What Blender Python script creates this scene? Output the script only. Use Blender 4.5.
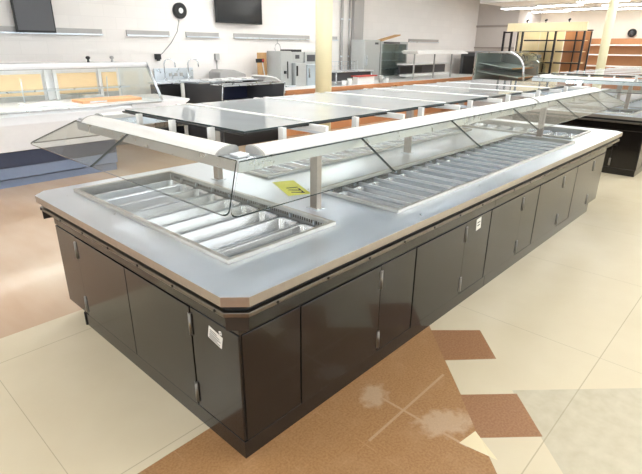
import bpy, bmesh, math
from mathutils import Vector, Matrix

scene = bpy.context.scene
for o in list(bpy.data.objects):
    bpy.data.objects.remove(o)
C = scene.collection

# ------------------------------------------------------------------ camera
F_PX, PITCH, AZ, ROLL, CAM_H = 488.66, math.radians(21.264), math.radians(42.70), math.radians(0.534), 1.75
d = Vector((math.cos(AZ)*math.cos(PITCH), math.sin(AZ)*math.cos(PITCH), -math.sin(PITCH)))
r = Vector((math.sin(AZ), -math.cos(AZ), 0))
u = r.cross(d)
r2 = r*math.cos(ROLL) + u*math.sin(ROLL)
u2 = -r*math.sin(ROLL) + u*math.cos(ROLL)
cam_data = bpy.data.cameras.new('camera')
cam = bpy.data.objects.new('camera', cam_data)
C.objects.link(cam)
M = Matrix((r2, u2, -d)).transposed().to_4x4()
M.translation = (0, 0, CAM_H)
cam.matrix_world = M
cam_data.sensor_width = 36
cam_data.lens = F_PX*36/642
cam_data.clip_start = 0.05
cam_data.clip_end = 200
scene.camera = cam

# ------------------------------------------------------------------ world, exposure
world = bpy.data.worlds.new('world')
scene.world = world
world.use_nodes = True
bg = world.node_tree.nodes['Background']
bg.inputs[0].default_value = (0.88, 0.95, 1.0, 1)
bg.inputs[1].default_value = 1.5
scene.view_settings.view_transform = 'Standard'
scene.view_settings.look = 'None'
scene.view_settings.gamma = 1
scene.view_settings.use_curve_mapping = False
scene.view_settings.exposure = 0.38
LAMP_STRENGTH = 11.0          # fluorescent diffusers
CASE_LAMP = 14.0              # tube inside the deli case

# ------------------------------------------------------------------ helpers
def lin(c):
    return tuple(((v/255)/12.92 if v/255 <= 0.04045 else ((v/255+0.055)/1.055)**2.4) for v in c)

def mat(name, rgb, rough=0.5, metal=0.0, bump=0.0, scale=40, var=0.0, spec=0.5, stretch=None, rvar=0.0, coat=0.0):
    m = bpy.data.materials.new(name); m.use_nodes = True
    nt = m.node_tree; b = nt.nodes['Principled BSDF']
    col = lin(rgb)
    b.inputs['Base Color'].default_value = (*col, 1)
    b.inputs['Roughness'].default_value = rough
    b.inputs['Metallic'].default_value = metal
    b.inputs['Specular IOR Level'].default_value = spec
    b.inputs['Coat Weight'].default_value = coat
    b.inputs['Coat Roughness'].default_value = 0.05
    tc = nt.nodes.new('ShaderNodeTexCoord')
    mp = nt.nodes.new('ShaderNodeMapping')
    nt.links.new(tc.outputs['Object'], mp.inputs[0])
    if stretch: mp.inputs['Scale'].default_value = stretch
    ns = nt.nodes.new('ShaderNodeTexNoise'); ns.inputs['Scale'].default_value = scale
    ns.inputs['Detail'].default_value = 4
    nt.links.new(mp.outputs[0], ns.inputs['Vector'])
    if var:
        mx = nt.nodes.new('ShaderNodeMix'); mx.data_type = 'RGBA'
        mx.inputs[6].default_value = (*[c*(1-var) for c in col], 1)
        mx.inputs[7].default_value = (*[min(1, c*(1+var)) for c in col], 1)
        nt.links.new(ns.outputs['Fac'], mx.inputs[0])
        nt.links.new(mx.outputs[2], b.inputs['Base Color'])
    if rvar:
        mr = nt.nodes.new('ShaderNodeMapRange')
        mr.inputs[3].default_value = max(0.02, rough-rvar); mr.inputs[4].default_value = rough+rvar
        nt.links.new(ns.outputs['Fac'], mr.inputs[0]); nt.links.new(mr.outputs[0], b.inputs['Roughness'])
    if bump:
        bp = nt.nodes.new('ShaderNodeBump'); bp.inputs['Strength'].default_value = bump
        bp.inputs['Distance'].default_value = 0.002
        nt.links.new(ns.outputs['Fac'], bp.inputs['Height'])
        nt.links.new(bp.outputs[0], b.inputs['Normal'])
    return m

def glass(name, tint, rough=0.01, ior=1.5):
    m = bpy.data.materials.new(name); m.use_nodes = True
    nt = m.node_tree
    for n in list(nt.nodes): nt.nodes.remove(n)
    out = nt.nodes.new('ShaderNodeOutputMaterial')
    mx = nt.nodes.new('ShaderNodeMixShader')
    tr = nt.nodes.new('ShaderNodeBsdfTransparent'); tr.inputs[0].default_value = (*tint, 1)
    gl = nt.nodes.new('ShaderNodeBsdfGlossy'); gl.inputs['Roughness'].default_value = rough
    # Schlick reflectance, the same from both sides of the thin pane
    geo = nt.nodes.new('ShaderNodeNewGeometry')
    dt = nt.nodes.new('ShaderNodeVectorMath'); dt.operation = 'DOT_PRODUCT'
    nt.links.new(geo.outputs['Incoming'], dt.inputs[0]); nt.links.new(geo.outputs['Normal'], dt.inputs[1])
    def mth(op, a, b):
        n = nt.nodes.new('ShaderNodeMath'); n.operation = op
        for i, v in enumerate((a, b)):
            if v is None: continue
            if isinstance(v, (int, float)): n.inputs[i].default_value = v
            else: nt.links.new(v, n.inputs[i])
        return n.outputs[0]
    k = mth('POWER', mth('SUBTRACT', 1.0, mth('ABSOLUTE', dt.outputs['Value'], None)), 5.0)
    r0 = ((ior-1)/(ior+1))**2
    fr = mth('ADD', mth('MULTIPLY', k, 1-r0), r0)
    nt.links.new(fr, mx.inputs[0]); nt.links.new(tr.outputs[0], mx.inputs[1])
    nt.links.new(gl.outputs[0], mx.inputs[2]); nt.links.new(mx.outputs[0], out.inputs[0])
    return m

def emit(name, rgb, s):
    m = bpy.data.materials.new(name); m.use_nodes = True
    b = m.node_tree.nodes['Principled BSDF']
    b.inputs['Base Color'].default_value = (0.8, 0.8, 0.8, 1)
    b.inputs['Emission Color'].default_value = (*rgb, 1)
    b.inputs['Emission Strength'].default_value = s
    return m

MT = dict(
    steel=mat('stainless', (214, 220, 226), 0.28, 1.0, 0.0, 12, 0.04, rvar=0.03),
    steel_worn=mat('stainless_counter', (228, 234, 242), 0.30, 1.0, 0.0, 5, 0.05, rvar=0.06),
    steel_edge=mat('stainless_edge', (176, 166, 156), 0.38, 1.0, 0.05, 30, 0.08),
    barwhite=mat('bar_bright', (236, 238, 240), 0.35, 0.3, 0.0, 30, 0.03),
    rimsteel=mat('rim_steel', (196, 194, 188), 0.34, 0.8, 0.0, 30, 0.05),
    pan=mat('pan_steel', (206, 209, 213), 0.24, 1.0, 0.04, 20, 0.05, rvar=0.06),
    liner=mat('well_liner', (196, 197, 194), 0.38, 0.45, 0.04, 20, 0.1),
    laminate=mat('dark_laminate', (24, 20, 17), 0.17, 0.0, 0.01, 60, 0.06, spec=0.38, rvar=0.02, coat=0.35),
    apron=mat('dark_apron', (44, 38, 33), 0.32, 0.0, 0.02, 60, 0.08),
    black=mat('black_gasket', (16, 16, 17), 0.5, 0.0, 0.02, 80, 0.1),
    rail=mat('rail_metal', (120, 112, 102), 0.35, 1.0, 0.05, 50, 0.12),
    hinge=mat('hinge_metal', (140, 136, 130), 0.35, 1.0, 0.02, 50, 0.1),
    screw=mat('screw_dark', (40, 38, 36), 0.4, 1.0, 0.02, 50, 0.1),
    white=mat('white_enamel', (240, 240, 238), 0.3, 0.0, 0.01, 30, 0.03),
    cap=mat('grey_cap', (178, 178, 176), 0.4, 0.2, 0.02, 30, 0.06),
    glass=glass('sneeze_glass', (0.955, 0.972, 0.962)),
    glassdark=glass('display_glass', (0.90, 0.94, 0.92)),
    pane=None,
    edge=mat('glass_edge', (52, 66, 66), 0.15, 0.0, 0.0, 30, 0.05),
    yellow=mat('yellow_paper', (255, 246, 112), 0.8, 0.0, 0.05, 60, 0.04),
    ink=mat('dark_ink', (60, 58, 52), 0.8, 0.0, 0.02, 60, 0.05),
    paper=mat('white_paper', (226, 222, 214), 0.7, 0.0, 0.03, 60, 0.04),
    deliwhite=mat('deli_white', (238, 240, 244), 0.25, 0.0, 0.01, 20, 0.03),
    delinavy=mat('deli_navy', (62, 70, 90), 0.28, 0.0, 0.02, 20, 0.08),
    deliblue=mat('deli_slate', (128, 142, 168), 0.35, 0.0, 0.02, 20, 0.08),
    peach=mat('peach_panel', (250, 218, 172), 0.5, 0.0, 0.03, 8, 0.10, stretch=(1, 1, 6)),
    board=mat('peach_board', (240, 178, 128), 0.5, 0.0, 0.03, 12, 0.08),
    casegrey=mat('case_charcoal', (72, 73, 76), 0.45, 0.0, 0.03, 40, 0.06),
    caseblack=mat('case_black', (22, 22, 25), 0.35, 0.0, 0.03, 40, 0.08),
    navy=mat('case_navy', (38, 42, 66), 0.4, 0.0, 0.03, 40, 0.08),
    counterwhite=mat('counter_white', (234, 234, 232), 0.3, 0.0, 0.02, 25, 0.04),
    orangewood=mat('orange_wood', (196, 136, 92), 0.45, 0.0, 0.05, 14, 0.16, stretch=(1, 12, 12)),
    cream=mat('cream_paint', (226, 219, 182), 0.4, 0.0, 0.05, 20, 0.03),
    tv=mat('tv_screen', (20, 21, 24), 0.12, 0.0, 0.0, 20, 0.05),
    tvgrey=mat('tv_grey_screen', (84, 84, 88), 0.3, 0.0, 0.0, 20, 0.05),
    plasticblack=mat('black_plastic', (26, 27, 27), 0.4, 0.0, 0.03, 60, 0.08),
    cord=mat('grey_cord', (150, 150, 146), 0.6, 0.0, 0.02, 60, 0.05),
    cardboard=mat('cardboard', (205, 165, 115), 0.8, 0.0, 0.05, 30, 0.08),
    machine=mat('machine_grey', (184, 187, 186), 0.35, 0.35, 0.03, 25, 0.08),
    machinelight=mat('machine_pale', (196, 208, 216), 0.3, 0.6, 0.03, 25, 0.05),
    red=mat('red_plastic', (196, 66, 60), 0.45, 0.0, 0.02, 30, 0.06),
    palewood=mat('pale_wood', (250, 230, 186), 0.5, 0.0, 0.05, 6, 0.10, stretch=(1, 10, 1)),
    blackmetal=mat('black_metal', (48, 46, 48), 0.4, 0.5, 0.02, 40, 0.08),
    greymetal=mat('grey_paint_metal', (172, 170, 168), 0.45, 0.3, 0.02, 40, 0.06),
    bronze=mat('wall_brown_panel', (188, 132, 90), 0.5, 0.0, 0.04, 6, 0.10, stretch=(1, 8, 1)),
    lamp=emit('lamp_diffuser', (0.95, 0.98, 1.0), LAMP_STRENGTH),
    added_uplight=emit('added_uplight_glow', (0.93, 0.97, 1.0), LAMP_STRENGTH*1.5),  # extra glow on top of the strips, added to brighten the ceiling
    caselamp=emit('case_tube', (1.0, 0.95, 0.88), CASE_LAMP),
    chrome=mat('chrome', (225, 228, 232), 0.1, 1.0, 0.0, 30, 0.03),
)

def painted_sheen_pane(name):  # white mixed into the glass stands in for its bright reflections
    m = glass(name, (0.95, 0.97, 0.97), 0.04)
    nt = m.node_tree
    mx = next(n for n in nt.nodes if n.type == 'MIX_SHADER'); tr = next(n for n in nt.nodes if n.type == 'BSDF_TRANSPARENT')
    m2 = nt.nodes.new('ShaderNodeMixShader'); df = nt.nodes.new('ShaderNodeBsdfDiffuse'); df.inputs[0].default_value = (0.88, 0.94, 0.99, 1)
    tl = nt.nodes.new('ShaderNodeBsdfTranslucent'); tl.inputs[0].default_value = (0.88, 0.94, 0.99, 1)
    m3 = nt.nodes.new('ShaderNodeMixShader'); m3.inputs[0].default_value = 0.12
    nt.links.new(df.outputs[0], m3.inputs[1]); nt.links.new(tl.outputs[0], m3.inputs[2])
    ns = nt.nodes.new('ShaderNodeTexNoise'); ns.inputs['Scale'].default_value = 3
    mr = nt.nodes.new('ShaderNodeMapRange'); mr.inputs[3].default_value = 0.64; mr.inputs[4].default_value = 0.78
    nt.links.new(ns.outputs['Fac'], mr.inputs[0]); nt.links.new(mr.outputs[0], m2.inputs[0])
    nt.links.new(tr.outputs[0], m2.inputs[1]); nt.links.new(m3.outputs[0], m2.inputs[2])
    nt.links.new(m2.outputs[0], mx.inputs[1])
    return m
MT['pane'] = painted_sheen_pane('painted_sheen_glass')

ORIGIN = {}

def empty(name, loc, label=None, cat=None, group=None):
    o = bpy.data.objects.new(name, None); C.objects.link(o)
    o.location = loc; o.empty_display_size = 0.1
    ORIGIN[o.name] = Vector(loc)
    if label: tag(o, label, cat, group)
    return o

def tag(o, label, cat, group=None):
    o['label'] = label; o['category'] = cat
    if group: o['group'] = group
    return o

class MB:
    """collects shapes in world coordinates; build() links them as one mesh object"""
    def __init__(s):
        s.bm = bmesh.new(); s.mats = []
    def _f(s, vs, mi=0, smooth=False):
        try:
            f = s.bm.faces.new(vs)
        except ValueError:
            return None
        f.material_index = mi; f.smooth = smooth
        return f
    def box(s, x0, x1, y0, y1, z0, z1, mi=0):
        v = [s.bm.verts.new(p) for p in ((x0,y0,z0),(x1,y0,z0),(x1,y1,z0),(x0,y1,z0),(x0,y0,z1),(x1,y0,z1),(x1,y1,z1),(x0,y1,z1))]
        for i in ((3,2,1,0),(4,5,6,7),(0,1,5,4),(1,2,6,5),(2,3,7,6),(3,0,4,7)):
            s._f([v[k] for k in i], mi)
        return s
    def prism(s, poly, axis, a, b, mi=0, side=None, smooth=False):
        """poly in the two other axes (cyclic order: z->xy, x->yz, y->xz)"""
        def P(p, t):
            return {'z': (p[0], p[1], t), 'x': (t, p[0], p[1]), 'y': (p[0], t, p[1])}[axis]
        A = [s.bm.verts.new(P(p, a)) for p in poly]; B = [s.bm.verts.new(P(p, b)) for p in poly]
        n = len(poly)
        s._f(A[::-1], mi); s._f(B, mi)
        for i in range(n):
            s._f([A[i], A[(i+1) % n], B[(i+1) % n], B[i]], mi if side is None else side, smooth)
        return s
    def sheet(s, pts, th, mi=0, side=1):
        """a planar polygon in 3-D given thickness th along its normal"""
        pts = [Vector(p) for p in pts]
        n = Vector((0, 0, 0))
        for i in range(len(pts)):
            n += pts[i].cross(pts[(i+1) % len(pts)])
        n.normalize()
        A = [s.bm.verts.new(p) for p in pts]; B = [s.bm.verts.new(p-n*th) for p in pts]
        s._f(A, mi); s._f(B[::-1], mi)
        for i in range(len(pts)):
            s._f([A[(i+1) % len(pts)], A[i], B[i], B[(i+1) % len(pts)]], side)
        return s
    def tube(s, pts, rad, n=10, mi=0):
        pts = [Vector(p) for p in pts]; rings = []
        for i, p in enumerate(pts):
            t = (pts[min(i+1, len(pts)-1)]-pts[max(i-1, 0)]).normalized()
            a = t.cross(Vector((0, 0, 1)))
            if a.length < 1e-3: a = t.cross(Vector((1, 0, 0)))
            a.normalize(); b = t.cross(a)
            rr = rad[i] if isinstance(rad, (list, tuple)) else rad
            rings.append([s.bm.verts.new(p+a*rr*math.cos(2*math.pi*k/n)+b*rr*math.sin(2*math.pi*k/n)) for k in range(n)])
        for i in range(len(rings)-1):
            for k in range(n):
                s._f([rings[i][k], rings[i][(k+1) % n], rings[i+1][(k+1) % n], rings[i+1][k]], mi, True)
        s._f(rings[0][::-1], mi); s._f(rings[-1], mi)
        return s
    def loft(s, loops, mi=0, cap0=False, cap1=True, smooth=True):
        R = [[s.bm.verts.new(p) for p in L] for L in loops]; n = len(loops[0])
        for i in range(len(R)-1):
            for k in range(n):
                s._f([R[i][k], R[i][(k+1) % n], R[i+1][(k+1) % n], R[i+1][k]], mi, smooth)
        if cap0: s._f(R[0][::-1], mi)
        if cap1: s._f(R[-1], mi)
        return s
    def build(s, name, material, parent=None, bevel=0.0, seg=2):
        off = Vector((0, 0, 0))
        if parent is not None: off = ORIGIN[parent.name]
        bmesh.ops.recalc_face_normals(s.bm, faces=s.bm.faces[:])
        me = bpy.data.meshes.new(name)
        if parent is not None:
            bmesh.ops.translate(s.bm, verts=s.bm.verts[:], vec=-off)
        s.bm.to_mesh(me); s.bm.free()
        for m in (material if isinstance(material, (list, tuple)) else [material]): me.materials.append(m)
        o = bpy.data.objects.new(name, me); C.objects.link(o)
        if parent is not None: o.parent = parent
        ORIGIN[o.name] = off
        if bevel:
            b = o.modifiers.new('bevel', 'BEVEL'); b.width = bevel; b.segments = seg; b.limit_method = 'ANGLE'
            b.harden_normals = False
        return o

def rrect(x0, x1, y0, y1, rad, z, n=5):
    out = []
    for cx, cy, a0 in ((x1-rad, y1-rad, 0), (x0+rad, y1-rad, 90), (x0+rad, y0+rad, 180), (x1-rad, y0+rad, 270)):
        for k in range(n+1):
            a = math.radians(a0+90*k/n)
            out.append((cx+rad*math.cos(a), cy+rad*math.sin(a), z))
    return out

def copy_tree(o, parent=None):
    c = o.copy(); C.objects.link(c)
    if parent is not None: c.parent = parent
    for ch in list(o.children): copy_tree(ch, c)
    return c

def struct(o):
    o['kind'] = 'structure'; return o

ORDN = ['first', 'second', 'third', 'fourth', 'fifth', 'sixth', 'seventh', 'eighth', 'ninth', 'tenth', 'eleventh',
        'twelfth', 'thirteenth', 'fourteenth', 'fifteenth', 'sixteenth', 'seventeenth', 'eighteenth', 'nineteenth', 'twentieth']

# ------------------------------------------------------------------ setting: floor
def floor_material():
    m = bpy.data.materials.new('floor_tiles'); m.use_nodes = True
    nt = m.node_tree; b = nt.nodes['Principled BSDF']; N = nt.nodes.new; L = nt.links.new
    geo = N('ShaderNodeNewGeometry'); pos = geo.outputs['Position']
    def math_(op, a, bb=None, c=None):
        n = N('ShaderNodeMath'); n.operation = op
        for i, v in enumerate((a, bb, c)):
            if v is None: continue
            if isinstance(v, (int, float)): n.inputs[i].default_value = v
            else: L(v, n.inputs[i])
        return n.outputs[0]
    sep = N('ShaderNodeSeparateXYZ'); L(pos, sep.inputs[0]); X, Y = sep.outputs[0], sep.outputs[1]
    def half(ax, ay, c):               # ax*x + ay*y + c > 0
        t = math_('ADD', math_('MULTIPLY', X, ax), math_('MULTIPLY', Y, ay))
        return math_('GREATER_THAN', math_('ADD', t, c), 0.0)
    def AND(*a):
        o = a[0]
        for v in a[1:]: o = math_('MULTIPLY', o, v)
        return o
    def OR(*a):
        o = a[0]
        for v in a[1:]: o = math_('MAXIMUM', o, v)
        return o
    def poly(pts):
        hs = []
        A = sum(pts[i][0]*pts[(i+1) % len(pts)][1]-pts[(i+1) % len(pts)][0]*pts[i][1] for i in range(len(pts)))
        if A < 0: pts = pts[::-1]
        for i in range(len(pts)):
            (x0, y0), (x1, y1) = pts[i], pts[(i+1) % len(pts)]
            hs.append(half(-(y1-y0), x1-x0, (y1-y0)*x0-(x1-x0)*y0))
        return AND(*hs)
    def noise(sc, det=4, stretch=None, dist=0.0):
        n = N('ShaderNodeTexNoise'); n.inputs['Scale'].default_value = sc; n.inputs['Detail'].default_value = det
        n.inputs['Distortion'].default_value = dist
        if stretch:
            mp = N('ShaderNodeMapping'); mp.inputs['Scale'].default_value = stretch; L(pos, mp.inputs[0]); L(mp.outputs[0], n.inputs['Vector'])
        else: L(pos, n.inputs['Vector'])
        return n.outputs['Fac']
    def mixc(f, a, bb):
        n = N('ShaderNodeMix'); n.data_type = 'RGBA'
        if isinstance(f, (int, float)): n.inputs[0].default_value = f
        else: L(f, n.inputs[0])
        for i, v in ((6, a), (7, bb)):
            if isinstance(v, tuple): n.inputs[i].default_value = (*v, 1)
            else: L(v, n.inputs[i])
        return n.outputs[2]
    def ramp(f, a, bb):
        n = N('ShaderNodeMapRange'); n.inputs[1].default_value = a; n.inputs[2].default_value = bb; L(f, n.inputs[0]); return n.outputs[0]
    def line(coord, c0, pitch, w):     # grout lines at c0 + k*pitch
        t = math_('FRACT', math_('DIVIDE', math_('SUBTRACT', coord, c0 - w/2 - 300*pitch), pitch))
        return math_('LESS_THAN', t, w/pitch)
    nz = noise(3.2); fine = noise(90, 6); mid = noise(14, 5)
    cream = mixc(ramp(nz, 0.3, 0.7), lin((218, 205, 177)), lin((222, 210, 183)))
    grey = mixc(ramp(mid, 0.3, 0.7), lin((196, 186, 162)), lin((208, 199, 176)))
    brown = mixc(ramp(fine, 0.35, 0.65), lin((158, 116, 74)), lin((178, 136, 92)))
    dbrown = mixc(ramp(fine, 0.35, 0.65), lin((150, 106, 72)), lin((168, 124, 88)))
    tan = mixc(ramp(noise(1.6, 5, (1, .25, 1)), 0.35, 0.65), lin((196, 166, 138)), lin((210, 188, 164)))
    D1 = poly([(2.565, 1.36), (2.79, 1.125), (2.555, 0.905), (2.325, 1.125)])
    D2 = poly([(2.105, 0.905), (2.325, 0.685), (2.10, 0.465), (1.88, 0.685)])
    bro = AND(half(0, -1, 1.68), half(-1, 1, 1.205))
    tri = poly([(1.91, 0.72), (1.785, 0.74), (1.81, 0.56)])
    gry = AND(half(-1, -1, 3.05), half(1, -1, -1.62))
    lc = OR(line(X, 0.44, 1.28, 0.004), line(Y, 0.45, 1.28, 0.006))
    cream = mixc(math_('MULTIPLY', lc, 0.45), cream, lin((150, 136, 108)))
    col = mixc(AND(half(0, 1, -3.3), half(-1, 0, 30)), cream, tan)
    col = mixc(gry, col, mixc(math_('MULTIPLY', lc, 0.4), grey, lin((150, 140, 116))))
    lb = OR(line(X, 1.79, 0.32, 0.006), line(Y, 1.06, 0.32, 0.006))
    lbig = OR(AND(line(X, 1.79, 6.4, 0.014), half(0, 1, -0.7), half(0, -1, 1.3)), AND(line(Y, 1.06, 6.4, 0.014), half(1, 0, -1.5), half(-1, 0, 2.2)))
    brown = mixc(math_('MULTIPLY', lb, ramp(mid, 0.45, 1.1)), brown, lin((200, 162, 122)))
    # pale scuffed patches of old adhesive
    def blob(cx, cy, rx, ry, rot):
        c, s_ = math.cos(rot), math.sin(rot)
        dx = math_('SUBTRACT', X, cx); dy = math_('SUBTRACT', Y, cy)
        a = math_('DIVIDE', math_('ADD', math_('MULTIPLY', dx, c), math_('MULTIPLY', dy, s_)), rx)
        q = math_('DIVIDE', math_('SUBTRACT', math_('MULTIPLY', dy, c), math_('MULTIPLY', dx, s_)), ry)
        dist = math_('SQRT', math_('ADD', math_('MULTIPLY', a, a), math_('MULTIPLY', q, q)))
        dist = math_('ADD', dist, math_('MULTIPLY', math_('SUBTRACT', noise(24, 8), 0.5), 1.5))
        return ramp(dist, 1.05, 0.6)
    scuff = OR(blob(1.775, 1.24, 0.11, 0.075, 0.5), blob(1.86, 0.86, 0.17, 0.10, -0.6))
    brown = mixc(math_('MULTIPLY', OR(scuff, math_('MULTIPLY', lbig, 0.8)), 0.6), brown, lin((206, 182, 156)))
    brown = mixc(math_('MULTIPLY', ramp(noise(160, 2), 0.64, 0.74), 0.5), brown, lin((120, 84, 54)))
    brown = mixc(math_('MULTIPLY', ramp(noise(7, 5), 0.5, 0.75), 0.35), brown, lin((186, 150, 112)))
    col = mixc(bro, col, brown)
    col = mixc(OR(D1, D2), col, dbrown)
    col = mixc(tri, col, lin((236, 222, 186)))
    L(col, b.inputs['Base Color'])
    rg = ramp(noise(2.5, 5), 0.2, 0.8)
    rmix = N('ShaderNodeMapRange'); rmix.inputs[3].default_value = 0.20; rmix.inputs[4].default_value = 0.27; L(rg, rmix.inputs[0])
    radd = math_('ADD', rmix.outputs[0], math_('MULTIPLY', OR(bro, D1, D2), 0.22))
    tanm = AND(half(0, 1, -3.3), half(-1, 0, 30))
    radd = math_('SUBTRACT', radd, math_('MULTIPLY', tanm, 0.10))
    L(radd, b.inputs['Roughness'])
    bp = N('ShaderNodeBump'); bp.inputs['Strength'].default_value = 0.05; bp.inputs['Distance'].default_value = 0.003
    L(math_('MULTIPLY', noise(5, 2), math_('ADD', 0.3, tanm)), bp.inputs['Height']); L(bp.outputs[0], b.inputs['Normal'])
    b.inputs['Specular IOR Level'].default_value = 0.55
    return m

fl = struct(MB().box(-6, 20.2, -7, 9.2, -0.12, 0).build('floor', floor_material()))

def wall_material(name, rgb, bw, bh, strength=0.1, mortar=(0.95)):
    m = bpy.data.materials.new(name); m.use_nodes = True
    nt = m.node_tree; b = nt.nodes['Principled BSDF']; N = nt.nodes.new; L = nt.links.new
    geo = N('ShaderNodeNewGeometry'); sep = N('ShaderNodeSeparateXYZ'); L(geo.outputs['Position'], sep.inputs[0])
    ad = N('ShaderNodeMath'); L(sep.outputs[0], ad.inputs[0]); L(sep.outputs[1], ad.inputs[1])
    cmb = N('ShaderNodeCombineXYZ'); L(ad.outputs[0], cmb.inputs[0]); L(sep.outputs[2], cmb.inputs[1])
    br = N('ShaderNodeTexBrick'); L(cmb.outputs[0], br.inputs['Vector'])
    c = lin(rgb)
    br.inputs['Color1'].default_value = (*c, 1); br.inputs['Color2'].default_value = (*[v*0.97 for v in c], 1)
    br.inputs['Mortar'].default_value = (*[v*0.95 for v in c], 1)
    br.inputs['Scale'].default_value = 1; br.inputs['Mortar Size'].default_value = 0.006
    br.inputs['Brick Width'].default_value = bw; br.inputs['Row Height'].default_value = bh
    L(br.outputs['Color'], b.inputs['Base Color'])
    bp = N('ShaderNodeBump'); bp.inputs['Strength'].default_value = strength; bp.inputs['Distance'].default_value = 0.004; bp.invert = True
    L(br.outputs['Fac'], bp.inputs['Height']); L(bp.outputs[0], b.inputs['Normal'])
    b.inputs['Roughness'].default_value = 0.55
    return m

CEIL = 3.6          # over the island and the kitchen counters
CEIL_FAR = 3.0      # dropped ceiling in the far part of the store
wall_white = wall_material('painted_block', (242, 238, 234), 0.40, 0.20)
struct(MB().box(-6, 18, 9.0, 9.2, 0, CEIL).build('wall_back', wall_white))
struct(MB().box(18.0, 20.0, 7.501, 9.2, 0, CEIL-.001).build('wall_alcove', mat('taupe_wall', (206, 198, 192), 0.6, 0, 0.03, 8, 0.03)))
struct(MB().box(20.0, 20.2, -7, 9.2, 0, CEIL_FAR-.001).build('wall_far', mat('cream_wall', (240, 230, 216), 0.6, 0, 0.03, 8, 0.03)))
struct(MB().box(17.955, 18.0, 7.5, 9.0, 1.75, 1.79).box(17.955, 18.0, 7.5, 9.0, 2.45, 2.52).build('trim_1', mat('taupe_trim', (160, 150, 142), 0.5, 0, 0.03, 8, 0.03)))
struct(MB().prism([(-7, CEIL), (15.0, CEIL), (15.0, CEIL_FAR), (20.2, CEIL_FAR), (20.2, CEIL+.1), (-7, CEIL+.1)], 'y', -7, 7.5).box(-7, 20.2, 7.5, 9.2, CEIL, CEIL+.1).build('ceiling', wall_material('ceiling_tile', (240, 238, 234), 0.61, 0.61, 0.1)))
struct(MB().box(-6, 18, 8.985, 9.0, 0, 0.12).build('baseboard_back', mat('base_grey', (120, 116, 110), 0.5)))
# grey steel corner guard and column strip on the back wall
struct(MB().box(10.85, 11.25, 8.9, 9.0, 0.1, CEIL).build('trim_2', MT['greymetal']))

# ceiling lights
lamp0 = None
rows = [(-3.0, 'a'), (0.6, 'b'), (4.2, 'c'), (7.0, 'd')]
def ceiling_lamp(x, y, ln, label, axis='x', hung=False):
    CEIL = globals()['CEIL'] if hung else CEIL_FAR
    t = empty('ceiling_light', (x, y, CEIL), label, 'light', 'fluorescent ceiling lights')
    hx, hy = (ln/2, 0.15) if axis == 'x' else (0.15, ln/2)
    if not hung:
        MB().box(x-hx-.02, x+hx+.02, y-hy-.02, y+hy+.02, CEIL-.05, CEIL-.001).build('housing', MT['white'], t)
        MB().box(x-hx, x+hx, y-hy, y+hy, CEIL-.065, CEIL-.0505).build('diffuser', MT['lamp'], t)
        return t
    z = CEIL-.40                        # strip hung low and lit on top, both added to brighten the ceiling
    MB().box(x-hx-.01, x+hx+.01, y-hy-.02, y-hy, z-.03, z+.03).box(x-hx-.01, x+hx+.01, y+hy, y+hy+.02, z-.03, z+.03).box(x-hx-.01, x-hx, y-hy, y+hy, z-.03, z+.03).box(x+hx, x+hx+.01, y-hy, y+hy, z-.03, z+.03).build('housing', MT['white'], t)
    MB().box(x-hx+.001, x+hx-.001, y-hy+.001, y+hy-.001, z-.02, z-.012).build('diffuser', MT['lamp'], t)
    MB().box(x-hx+.001, x+hx-.001, y-hy+.001, y+hy-.001, z+.012, z+.02).build('added_upper_glow', MT['added_uplight'], t)
    for e in (-.5, .5):
        MB().tube([(x+e*hx*1.2, y-hy-.01, z+.03), (x+e*hx*1.2, y-hy-.01, CEIL-.001)], 0.006, 6).build('hanger_rod', MT['steel'], t)
    return t
CX = [-1.6, 3.0, 6.0, 9.0, 12.0, 14.6]
CY = [-3.5, -0.6, 3.1, 5.4, 7.6]
for i, x in enumerate(CX):
    for j, y in enumerate(CY):
        if y > 7 and not 5 < x < 11: continue
        ceiling_lamp(x, y, 1.3, 'fluorescent ceiling strip, %s row from the block wall, %s from the camera end' % (ORDN[len(CY)-1-j], ORDN[i]), 'x', True)
for k, (x, y, w) in enumerate(((16.5, 5.7, 'above the left end of the pale wood rack'), (18.3, 5.5, 'behind the pale wood rack header, close to the far wall'),
                   (15.6, 4.3, 'above the right end of the pale wood rack'), (17.2, 4.1, 'to the right of the pale column top'),
                   (18.9, 4.2, 'above the round black wall speaker'), (16.3, 1.5, 'beyond the second island'), (16.9, 7.0, 'added for brightness in front of the taupe alcove wall'), (18.9, 6.8, 'added for brightness nearest the alcove corner'), (18.9, 2.2, 'added for brightness over the right wall shelving'), (17.4, 2.6, 'added for brightness between the second island and right wall shelving'))):  # the last four strips are added to brighten the far region
    ceiling_lamp(x, y, 1.2, 'fluorescent ceiling strip ' + w, 'y')

# ------------------------------------------------------------------ buffet island
ZT = 0.8565
X0, X1, Y0, Y1, CH = 0.955, 6.65, 1.324, 3.429, 0.078
BX0, BX1, BY0, BY1 = 1.028, 6.33, 1.397, 3.325
DOORX = [(1.38, 2.0, 'R'), (2.35, 2.975, 'R'), (3.36, 3.955, 'R'), (4.31, 4.945, 'R'), (5.33, 5.905, 'R')]
FIXX = [(1.04, 1.38), (2.0, 2.35), (2.975, 3.36), (3.955, 4.31), (4.945, 5.33), (5.905, 6.32)]
WELLS = dict(near=(1.17, 1.86, 1.63, 3.25), front=(2.28, 5.40, 1.50, 2.13), back=(2.28, 5.40, 2.63, 3.26), far=(5.62, 6.30, 1.60, 3.20))

def octagon(ins):
    a, b, c, e = X0+ins, X1-ins, Y0+ins, Y1-ins
    k = CH - ins*0.586
    return [(a, c+k), (a+k, c), (b-k, c), (b, c+k), (b, e-k), (b-k, e), (a+k, e), (a, e-k)]

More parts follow.
